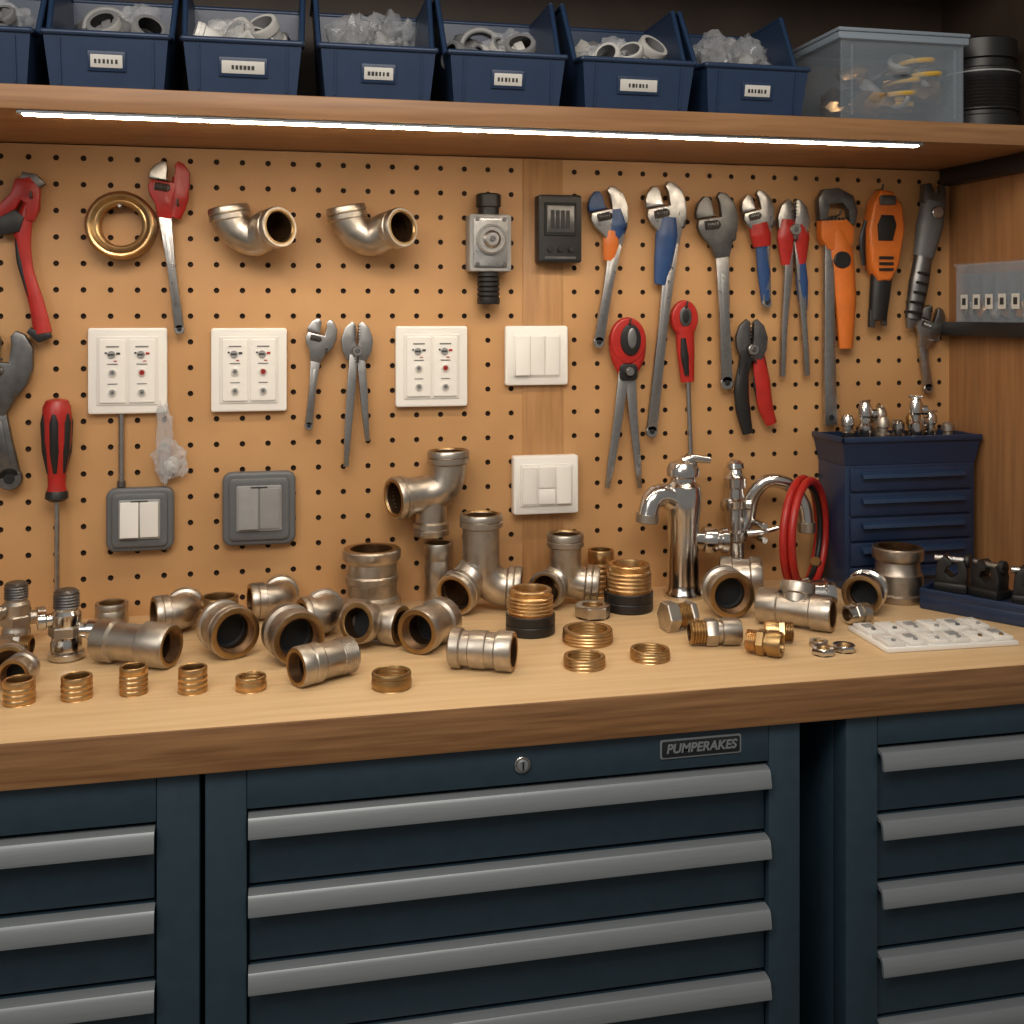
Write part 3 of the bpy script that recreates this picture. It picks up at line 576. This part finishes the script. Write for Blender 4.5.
# orange cable cutter
o=O("cable_cutter_tool",(1.33,-.028,1.6)); y=-.030
o.add(prism([(1.298,1.600),(1.291,1.68),(1.303,1.74),(1.323,1.768),(1.350,1.766),(1.374,1.735),(1.380,1.68),(1.366,1.600),(1.345,1.565),(1.315,1.565)],y-.020,y+.018,.007,3),ORANGE)
o.add(prism([(1.312,1.655),(1.310,1.690),(1.320,1.712),(1.348,1.712),(1.356,1.69),(1.346,1.655)],y-.025,y-.016,.003),BLACK)
o.add(prism(rrect(1.335,1.745,.04,.022,.006),y-.024,y-.015,.002),STEELD)
for k in range(3): o.add(box(1.314,1.348,y-.0235,y-.018,1.588+k*.013,1.594+k*.013),BLACK)
o.add(grip([(1.332,1.58),(1.327,1.53),(1.322,1.478)],[.026,.024,.021],y,.7),BLACK)
o.add(bar([(1.312,1.50),(1.306,1.462)],[.022,.012],y-.006,y+.006),STEELD); o.add(bar([(1.335,1.50),(1.338,1.465)],[.018,.010],y-.006,y+.006),STEELD)
o.add(grip([(1.296,1.70),(1.285,1.66),(1.288,1.60)],[.006,.008,.005],y),BLACK); hook(o,1.335,1.771,.03); o.done()
# dark bender
o=O("tubing_bender",(1.43,-.03,1.62)); y=-.030
o.add(grip([(1.462,1.745),(1.452,1.69),(1.436,1.62)],[.030,.032,.024],y,.7),GREY); o.add(grip([(1.438,1.63),(1.425,1.56),(1.41,1.48)],[.021,.024,.019],y,.75),STEELD)
o.add(prism([(1.430,1.745),(1.434,1.785),(1.450,1.787),(1.456,1.765),(1.470,1.765),(1.478,1.785),(1.487,1.775),(1.488,1.735),(1.46,1.72)],y-.012,y+.010,.003),STEELD)
o.add(cyl(.014,0,.01,20,.002),STEEL,AX((1.456,y-.019,1.72),(0,-1,0)))
for k in range(5): o.add(lathe([(.0235,0),(.0255,.003),(.0235,.006)],20),BLACK,AX((1.430-k*.0045,y,1.585-k*.022),(-.2,0,-1))@S(1,.75,1))
o.add(bar([(1.408,1.49),(1.402,1.458)],[.03,.016],y-.005,y+.005),STEEL); hook(o,1.462,1.762,.04); o.done()
# red pipe wrench at left
o=O("pipe_wrench",(-.46,-.024,1.6)); y=-.024
o.add(prism([(-.505,1.672),(-.507,1.70),(-.485,1.722),(-.478,1.748),(-.452,1.752),(-.434,1.73),(-.436,1.69),(-.446,1.668),(-.462,1.672),(-.458,1.70),(-.468,1.708),(-.478,1.69)],y-.011,y+.011,.003),RED)
o.add(prism([(-.508,1.640),(-.510,1.672),(-.478,1.690),(-.462,1.675),(-.470,1.648)],y-.012,y+.012,.002),BLACK)
o.add(prism([(-.470,1.742),(-.466,1.762),(-.440,1.758),(-.425,1.74),(-.44,1.73)],y-.009,y+.009,.002),STEELD)
o.add(grip([(-.452,1.705),(-.466,1.65),(-.460,1.58),(-.441,1.51),(-.430,1.455)],[.013,.016,.0125,.014,.017],y,.6),RED)
o.add(grip([(-.476,1.655),(-.470,1.59),(-.452,1.52)],[.004,.006,.003],y-.004),BLACK)
o.add(bar([(-.455,1.462),(-.435,1.447),(-.415,1.452)],[.012,.020,.01],y-.008,y+.008),BLACK); hook(o,-.448,1.712); o.done()
# screwdriver
o=O("screwdriver",(-.404,-.03,1.2)); M=T(-.404,-.031,0)
o.add(solid([(.012,1.330),(.020,1.327),(.0255,1.315),(.027,1.29),(.026,1.25),(.0215,1.215),(.017,1.185),(.016,1.165),(.020,1.150),(.021,1.142),(.012,1.136)][::-1],24),RED,M)
for k in range(6): 
    a=k*math.pi/3+.5; o.add(sweep([(.020*math.cos(a),.020*math.sin(a),1.318),(.0245*math.cos(a),.0245*math.sin(a),1.285),(.0215*math.cos(a),.0215*math.sin(a),1.23),(.016*math.cos(a),.016*math.sin(a),1.19)],[.004,.0085,.0085,.004],10,(math.cos(a),math.sin(a),0),.7),BLACK,M)
o.add(solid([(.0165,1.160),(.0205,1.151),(.0215,1.141),(.013,1.135)][::-1],24),BLACK,M)
o.add(cyl(.0048,.955,1.14,14),STEEL,M); o.add(prism([(-.0048,.957),(-.0065,.935),(-.005,.925),(.005,.925),(.0065,.935),(.0048,.957)],-.0015,.0015),STEEL,M)
o.add(sweep([(-.404,0,1.146),(-.404,-.012,1.146),(-.404,-.016,1.146)],.0025,8,(1,0,0)),STEELD)
o.done()
# ------------------------------------------------------------------ bench fittings
def rest(o):  # lower object so that its lowest vertex touches the bench
    z=min(v.z for v in o.v); 
    for v in o.v: v.z+=BT-z+.0002
    return o.done()
ring("brass_threaded_ring",-.379,-.467,.024,.036,n=3); ring("brass_threaded_ring",-.297,-.463,.0238,.034,n=3)
ring("brass_threaded_ring",-.214,-.459,.022,.042,n=4); ring("brass_threaded_ring",-.124,-.470,.0228,.038,n=3)
ring("brass_threaded_ring",-.035,-.479,.0245,.021,n=1); ring("brass_threaded_ring",.183,-.517,.032,.025,BRASSD,n=1,wall=.2)
ring("brass_threaded_ring",.555,-.350,.046,.024,n=3); ring("brass_threaded_ring",.511,-.482,.036,.018,n=2); ring("brass_threaded_ring",.632,-.468,.0345,.018,n=2)
ring("steel_collar_ring",-.300,-.065,.031,.045,NICK,n=1,wall=.25)
ring("hex_nut",.610,-.195,.036,.024,NICK,hx=True,wall=.42)
coupling("pipe_coupling",-.228,-.315,.036,.140,-28,pr=[(.033,0),(.036,.003),(.036,.03),(.031,.034),(.031,.085),(.037,.09),(.037,.135),(.034,.140)],z=BT+.037)
P1=[(.041,0),(.044,.003),(.044,.012),(.040,.014),(.040,.040),(.045,.043),(.045,.056),(.0435,.058),(.045,.060),(.045,.069),(.043,.072)]
coupling("pipe_coupling",-.078,-.290,.045,.072,-66,NICK,pr=P1); coupling("pipe_coupling",.032,-.350,.046,.068,-72,NICKD)
P2=[(.027,0)]+thread(.0295,.001,.028,7,.0018)+[(.0285,.030),(.0285,.062),(.032,.066),(.032,.080),(.0305,.082),(.032,.084),(.032,.102),(.030,.105)]
coupling("pipe_coupling",.080,-.462,.032,.105,-150,pr=P2,rif=.74); coupling("pipe_coupling",.272,-.325,.040,.095,-128,NICK)
P3=[(.029,0),(.033,.003),(.033,.018),(.029,.021),(.029,.034),(.031,.036),(.031,.062),(.029,.064),(.029,.078),(.033,.081),(.033,.105),(.031,.108)]
coupling("pipe_coupling",.340,-.462,.033,.108,-25,pr=P3); coupling("pipe_coupling",.872,-.240,.046,.060,-95,NICK)
coupling("pipe_coupling",.948,-.132,.044,.085,-20); coupling("pipe_coupling",-.395,-.395,.026,.045,-100)
def elbow_obj(x,y,Rr,bend,ang,cl,M,mo=None,name="pipe_elbow"):
    o=O(name,(x,y,BT)); bentpipe(o,Rr,bend,ang,cl,T(x,y,BT)@M,mo); return rest(o)
elbow_obj(-.470,-.305,.030,.035,70,.022,R(-15,'Z')@R(90,'X'))
elbow_obj(-.215,-.155,.036,.034,75,.026,R(18,'Z')@R(-92,'X'),NICK)
elbow_obj(-.045,-.085,.035,.036,80,.028,R(12,'Z')@R(-92,'X'),NICK)
elbow_obj(.050,-.235,.038,.034,80,.020,R(20,'Z')@R(-92,'X'),NICK)
ring("brass_threaded_ring",-.098,-.162,.035,.070,BRASSD,n=5)
# standing flanged coupling
o=O("flanged_pipe_coupling",(.190,-.072,BT)); pipe(o,[(.056,0),(.058,.003),(.058,.03),(.050,.036),(.050,.060),(.053,.063),(.053,.074),(.050,.077),(.050,.100),(.056,.106),(.058,.110),(.058,.124),(.055,.127)],.043,T(.190,-.072,BT)); o.done()
def tee_obj(x,y,Rr,L,h,M,mo=None,name="pipe_tee",bd=(0,0,1)):
    o=O(name,(x,y,BT)); mo=mo or NICK; W=T(x,y,BT)@M
    pipe(o,cprof(Rr,L),Rr*.74,W@AX((-L/2,0,0),(1,0,0)),mo)
    o.add(lathe([(Rr*.86,Rr*.4),(Rr*.86,h-.022),(Rr,h-.019),(Rr,h-.003),(Rr*.96,h)],32),mo,W@AX((0,0,0),bd))
    o.add(lathe([(Rr*.96,h),(Rr*.76,h+.0006),(Rr*.72,h)],32),BRASSD,W@AX((0,0,0),bd)); o.add(lathe([(Rr*.72,h),(Rr*.72,Rr*.9)],28),BORE,W@AX((0,0,0),bd))
    o.add(cyl(Rr*.72,Rr*.86,Rr*.9),BLACKR,W@AX((0,0,0),bd)); return rest(o)
tee_obj(.180,-.270,.036,.110,.062,R(-38,'Z')@R(78,'X'),NICK)
tee_obj(.965,-.345,.033,.140,.050,R(-42,'Z')@R(-20,'X'),NICK)
def standing(x,y,s,top,name="standing_pipe_tee",left=True,right=True,Rr=.040):
    o=O(name,(x,y,BT)); B_=BT
    segpipe(o,[(x,y,B_+top),(x,y,B_+top*.8),(x,y,B_+top*.62),(x,y,B_+top*.45)],Rr,ends=(1,0))
    if right: segpipe(o,cat([(x,y,B_+top*.5),(x+.008*s,y,B_+top*.36),(x+.035*s,y-.004,B_+Rr*1.12),(x+.075*s,y-.015,B_+Rr*1.03)],6),Rr,ends=(0,1))
    if left: segpipe(o,cat([(x,y,B_+top*.5),(x-.012*s,y,B_+top*.40),(x-.04*s,y-.01,B_+top*.26),(x-.058*s,y-.03,B_+Rr*.98)],6),Rr,ends=(0,1))
    return rest(o)
standing(.405,-.105,1,.190,Rr=.043); standing(.580,-.100,.85,.140,Rr=.038)
ring("steel_collar_ring",.330,-.036,.030,.125,NICK,n=2,wall=.25)
def cap(x,y,Rr,H,f=.45):
    o=O("brass_threaded_cap",(x,y,BT)); M=T(x,y,BT); z=H*f
    o.add(solid([(Rr*.95,0),(Rr,.003),(Rr,z*.45),(Rr*.97,z*.5),(Rr,z*.55),(Rr,z-.002),(Rr*.96,z)],40),BLACK,M)
    o.add(lathe([(Rr*.94,z)]+thread(Rr*.93,z+.001,H*.86,5,.0024)+[(Rr*.84,H*.87),(Rr*.86,H*.89),(Rr*.86,H-.002),(Rr*.82,H),(Rr*.66,H),(Rr*.64,H-.003),(Rr*.64,H*.6)],40),BRASS,M)
    o.add(cyl(Rr*.64,H*.58,H*.6),BRASSD,M); return o.done()
cap(.467,-.272,.046,.082); cap(.696,-.158,.049,.092,.42)
ring("brass_threaded_ring",.675,-.036,.028,.095,BRASS,n=6)
o=O("hex_plug",(.742,-.32,BT)); M=AX((.712,-.318,BT+.03),(1,.15,.0)); o.add(cyl(.030,0,.024,6,.002,poly=6),NICK,M); o.add(solid([(.02,.024)]+thread(.0225,.024,.048,5)+[(.02,.05)],24),BRASSD,M); o.add(cyl(.027,.050,.062,6,.002,poly=6),NICK,M); rest(o)
def nipple(x,y,ang,L,r,m1,m2,name="compression_fitting"):
    o=O(name,(x,y,BT)); d=V((math.cos(math.radians(ang)),math.sin(math.radians(ang)),0)); M=AX(V((x,y,BT+r))-d*L/2,d)
    o.add(lathe([(r*.6,0),(r*.78,.001)]+thread(r*.84,.001,L*.3,5,.0018)+[(r*.8,L*.31)],24),m2,M)
    o.add(solid([(r*.92,L*.31),(r,L*.34),(r,L*.52),(r*.92,L*.55)],6,poly=6),m1,M)
    o.add(lathe([(r*.8,L*.55),(r*.8,L*.62),(r*.95,L*.64),(r*.97,L*.9),(r*.9,L),(r*.66,L),(r*.62,L*.97),(r*.62,L*.3)],28),m1,M); o.add(cyl(r*.62,L*.6,L*.62),BORE,M)
    o.add(lathe([(r*.6,0),(r*.6,L*.3)],24),BORE,M)
    return rest(o)
nipple(.770,-.420,-8,.092,.025,NICK,BRASSD); nipple(.832,-.492,-40,.062,.023,BRASSD,BRASS); nipple(.890,-.430,160,.05,.021,BRASS,BRASSD)
nipple(1.090,-.350,10,.05,.020,NICK,CHROME)
ring("hex_nut",.935,-.508,.021,.011,CHROME,hx=True,wall=.45); ring("hex_nut",.980,-.498,.021,.011,CHROME,hx=True,wall=.45); ring("hex_nut",.950,-.463,.018,.010,NICK,hx=True,wall=.45)
coupling("chrome_pipe_coupling",1.150,-.275,.040,.070,-130,CHROME); coupling("chrome_pipe_coupling",1.052,-.262,.034,.065,-15,CHROME)
o=O("steel_pipe_flange",(1.268,-.205,BT)); pipe(o,[(.056,0),(.057,.003),(.057,.014),(.052,.018),(.050,.055),(.046,.060),(.044,.080),(.050,.084),(.052,.088),(.052,.106),(.049,.109)],.040,T(1.268,-.200,BT),NICKD); o.done()
def valve(x,y,s,ang,mo=CHROME):
    o=O("angle_stop_valve",(x,y,BT)); M=T(x,y,BT)@R(ang,'Z')@S(s,s,s)
    o.add(solid([(.026,0),(.030,.003),(.030,.012),(.024,.014)]+[(.026,.016),(.026,.030),(.024,.033),(.024,.040)],28),mo,M)
    o.add(cyl(.030,.040,.058,6,.002,poly=6),NICK,M); o.add(solid([(.024,.058),(.025,.062),(.025,.078),(.020,.084),(.020,.088)],28),mo,M)
    p=[]
    for i in range(5): p+=[(.022,.089+i*.005),(.020,.0915+i*.005)]
    o.add(solid(p+[(.021,.115),(.016,.119)],24),STEELD,M)
    Mh=M@AX((.015,0,.048),(1,-.15,0)); o.add(solid([(.013,0),(.013,.02),(.018,.022),(.018,.036),(.014,.038)],24),mo,Mh)
    Mh=M@AX((-.015,0,.068),(-1,-.2,0)); o.add(solid([(.012,0),(.012,.016),(.016,.018),(.016,.030),(.012,.032)],24),mo,Mh); return rest(o)
valve(-.348,-.255,1.0,0,CHROME); valve(-.450,-.155,.95,30,NICK); 
nipple(-.435,-.225,170,.055,.020,NICK,BRASSD)
# white module tray
o=O("switch_module_tray",(1.175,-.46,BT)); M=T(1.175,-.462,BT)@R(-2,'Z')
o.add(box(-.128,.128,-.072,.072,0,.009,.003),WHITE,M)
random.seed(5)
for i in range(6):
    for j in range(2):
        x=-.105+i*.042; yv=-.036+j*.070
        o.add(box(x-.017,x+.017,yv-.029,yv+.029,.009,.016,.002),WHITE if (i+j)%3 else WHITE2,M)
        o.add(box(x-.009,x+.009,yv-.004,yv+.013,.016,.0185,.001),GREY2 if (i+j)%2 else WHITE2,M); o.add(cyl(.004,.016,.019,12),random.choice([BRASSD,GREY,GREY2]),M@T(x,yv-.017,0))
o.done()
# blue tray with black clamps
A=V((1.268,-.275,0)); u=V((.566,-.824,0)); w_=V((.824,.566,0)); c=A+u*.125+w_*.055
ang=math.degrees(math.atan2(u.y,u.x)); M=T(c.x,c.y,BT)@R(ang,'Z')
o=O("blue_tool_tray",(c.x,c.y,BT)); o.add(box(-.124,.124,-.055,.055,0,.028,.004),NAVYD,M); o.add(box(-.116,.116,-.048,.048,.028,.034,.003),NAVYD,M)
for a in ((-.124,.124,-.055,-.050),(-.124,.124,.050,.055),(-.124,-.119,-.055,.055),(.119,.124,-.055,.055)): o.add(box(*a,.026,.042,.002),NAVYD,M)
o.done()
for k,(dx,r_) in enumerate([(-.078,10),(-.005,-15),(.072,15)]):
    q=M@V((dx,0,.0342)); o=O("black_pipe_clamp",q); Mk=T(*q)@R(ang+r_,'Z')@S(1.15,1.15,1.2)
    o.add(box(-.028,.028,-.022,.022,0,.016,.004),BLACK,Mk)
    o.add(prism([(-.027,.014),(-.024,.045),(-.012,.060),(.002,.050),(.002,.044),(-.006,.042),(-.010,.032),(0,.024),(.012,.032),(.010,.048),(.022,.056),(.028,.036),(.026,.014)],-.016,.016,.003),BLACK,Mk)
    o.add(cyl(.006,-.03,.03,14,.001),STEEL,Mk@T(0,0,.052)@R(90,'Y')); o.add(cyl(.012,.020,.030,16,.002),BLACK,Mk@T(0,0,.052)@R(90,'Y')); o.done()
# ------------------------------------------------------------------ faucets
x,y=.838,-.090; o=O("basin_faucet",(x,y,BT)); M=T(x,y,BT)
o.add(solid([(.040,0),(.041,.004),(.040,.012),(.035,.018),(.034,.03),(.032,.12),(.034,.16),(.037,.185),(.038,.215),(.036,.232),(.027,.242),(.027,.250),(.034,.254),(.035,.268),(.028,.281),(.012,.287)],40),CHROME,M)
o.add(sweep(cat([(x-.015,y,BT+.200),(x-.048,y-.01,BT+.216),(x-.074,y-.018,BT+.208),(x-.086,y-.022,BT+.175)],8),lerpr([.026,.024,.022,.021],25),24,(0,1,0)),CHROME)
o.add(solid([(.024,0),(.024,.016),(.020,.018)],24),NICK,AX((x-.086,y-.022,BT+.180),(-.1,0,-1)))
o.add(sweep([(x,y,BT+.282),(x+.02,y-.005,BT+.290),(x+.056,y-.012,BT+.286)],[.013,.010,.007],14,(0,1,0),.8),CHROME)
o.add(solid([(.020,0),(.020,.036),(.026,.038),(.028,.044),(.028,.062),(.022,.067),(.022,.074),(.026,.076),(.026,.088),(.021,.091)],28),CHROME,AX((x+.005,y,BT+.120),(1,-.1,-.05)))
o.done()
x,y=.976,-.042; o=O("gooseneck_faucet",(x,y,BT)); M=T(x,y,BT)
o.add(solid([(.032,0),(.033,.004),(.026,.012),(.021,.02),(.020,.10),(.025,.104),(.025,.122),(.020,.126),(.020,.17),(.026,.174),(.027,.19),(.020,.196),(.018,.215),(.024,.219),(.025,.238),(.017,.246),(.014,.256),(.020,.26),(.018,.27),(.010,.276)],32),CHROME,M)
o.add(sweep(cat([(x+.010,y,BT+.115),(x+.028,y-.004,BT+.15),(x+.036,y-.012,BT+.200),(x+.062,y-.025,BT+.232),(x+.104,y-.036,BT+.226),(x+.134,y-.046,BT+.185),(x+.141,y-.050,BT+.140)],7),.0150,22,(0.2,1,0)),CHROME)
o.add(solid([(.019,0),(.019,.02),(.016,.022)],24),NICK,AX((x+.141,y-.050,BT+.145),(.02,0,-1)))
for s_,zz in((-1,.182),(1,.182)):
    o.add(solid([(.009,0),(.009,.02),(.014,.022),(.015,.034),(.010,.036)],20),CHROME,AX((x,y,BT+zz),(s_,-.5,0)))
o.add(sweep([(x+.02,y-.02,BT+.12),(x+.05,y-.035,BT+.125),(x+.080,y-.045,BT+.135)],[.008,.007,.006],12,(0,1,0)),CHROME)
for dz in(.06,.09): o.add(cyl(.007,-.032,.032,14,.001),CHROME,M@T(.045,-.02,dz+.05)@R(90,'X'))
o.done()
o=O("red_hose_coil",(1.094,-.115,BT+.13))
def coil(rr,off,rad):
    out=[]
    for i in range(49):
        a=2*math.pi*i/48; out.append((rr*math.cos(a),off,rr*math.sin(a)*1.06))
    return sweep(out,[rad]*49,14,(0,1,0),1,False)
Mc=T(1.094,-.115,BT+.13)@R(44,'Z'); 
o.add(coil(.110,0,.0085),RED,Mc); o.add(coil(.107,-.0165,.0085),RED,Mc); o.add(coil(.098,-.008,.0065),BLACK,Mc)
o.add(solid([(.010,-.02),(.012,-.018),(.012,.018),(.010,.02)],16),BRASSD,Mc@T(.078,-.008,-.082)@R(-42,'Y'))
rest(o)
# ------------------------------------------------------------------ navy organizer
o=O("small_parts_organizer",(1.35,-.07,BT)); x0,x1,yf,zt=1.179,1.512,-.128,1.228
o.add(box(x0+.012,x1-.010,yf+.006,-.004,BT,zt-.060,.003),NAVYD)
def fr(x0,x1,y0,y1,z): return [(x0,y0,z),(x1,y0,z),(x1,y1,z),(x0,y1,z)]
v=fr(x0+.012,x1-.010,yf+.006,-.004,zt-.060)+fr(x0,x1,yf-.006,-.002,zt)+fr(x0+.005,x1-.005,yf-.001,-.007,zt)+fr(x0+.014,x1-.014,yf+.012,-.010,zt-.045)
f=[]
for k in range(3):
    for i in range(4):
        j=(i+1)%4; f.append((k*4+i,k*4+j,(k+1)*4+j,(k+1)*4+i))
f.append((12,13,14,15)); o.add((v,f),NAVYD)
o.add(box(x0-.003,x1,yf-.010,yf-.004,zt-.010,zt+.002,.002),NAVYD); o.add(box(x0-.003,x0+.004,yf-.010,-.002,zt-.010,zt+.002,.002),NAVYD)
for k in range(5):
    z1=zt-.066-k*.053; z0=z1-.049
    o.add(box(x0+.022,x1-.022,yf-.002,yf+.008,z0,z1,.003),NAVYD)
    o.add(prism([(0,0),(.012,-.004),(.014,-.012),(.010,-.014),(0,-.008)],0,x1-x0-.09,.0005),NAVY,T(x0+.045,yf-.002,z1-.008)@R(-90,'Z')) 
o.done()
o=O("pipe_fitting_assortment",(1.33,-.06,zt)); random.seed(2)
zz=zt-.0448
for k in range(9):
    X=x0+.066+k*.0265; yy=-.038-.055*(k%3)/2; Hh=[.085,.115,.085,.10,.075,.125,.085,.09,.07][k]; m=[CHROME,CHROME,NICK,NICK,CHROME,CHROME,BRASSD,CHROME,NICK][k]; r_=.0155
    o.add(solid([(r_*.9,0),(r_,.003),(r_,Hh*.55),(r_*.7,Hh*.6),(r_*.7,Hh*.70),(r_*.95,Hh*.74),(r_*.95,Hh*.90),(r_*.6,Hh)],16),m,T(X,yy,zz))
    if k%2==1:
        o.add(solid([(.007,0),(.007,.012),(.011,.013),(.011,.024),(.008,.026)],14),m,AX((X,yy,zz+Hh*.78),(1 if k%4==1 else -1,-.2,0)))
        o.add(box(-.016,.016,-.003,.003,0,.006,.001),m,T(X,yy,zz+Hh-.001)@R(k*25,'Z'))
o.done()
# ------------------------------------------------------------------ light, world, camera
def area(name,loc,tgt,size,size_y,e,col):
    l=bpy.data.lights.new(name,'AREA'); l.shape='RECTANGLE'; l.size=size; l.size_y=size_y; l.energy=e; l.color=col
    ob=bpy.data.objects.new(name,l); bpy.context.collection.objects.link(ob); ob.location=loc
    ob.rotation_euler=(V(tgt)-V(loc)).to_track_quat('-Z','Y').to_euler(); return ob
area("room_fill",(.1,-2.0,2.65),(.4,-.5,.8),1.6,.8,30,(1,.92,.83))  # added soft fill from the room side, no fixture known there
area("room_fill",(-1.6,-2.6,2.5),(.2,-.5,.9),1.0,1.0,14,(1,.95,.88))  # second added fill, from the front left
w=bpy.data.worlds.new("w"); bpy.context.scene.world=w; w.use_nodes=True
bg=w.node_tree.nodes["Background"]; bg.inputs[0].default_value=(.87,.83,.78,1); bg.inputs[1].default_value=.225
bpy.context.scene.view_settings.view_transform='Standard'
cam=bpy.data.cameras.new("camera"); co=bpy.data.objects.new("camera",cam); bpy.context.collection.objects.link(co)
th=math.atan(1100/5076.); co.location=(0,-2.265,1.494); co.rotation_euler=(math.pi/2,0,-th)
cam.sensor_width=36; cam.lens=1100/1024*36; cam.shift_y=-199/1024; cam.clip_start=.05
bpy.context.scene.camera=co
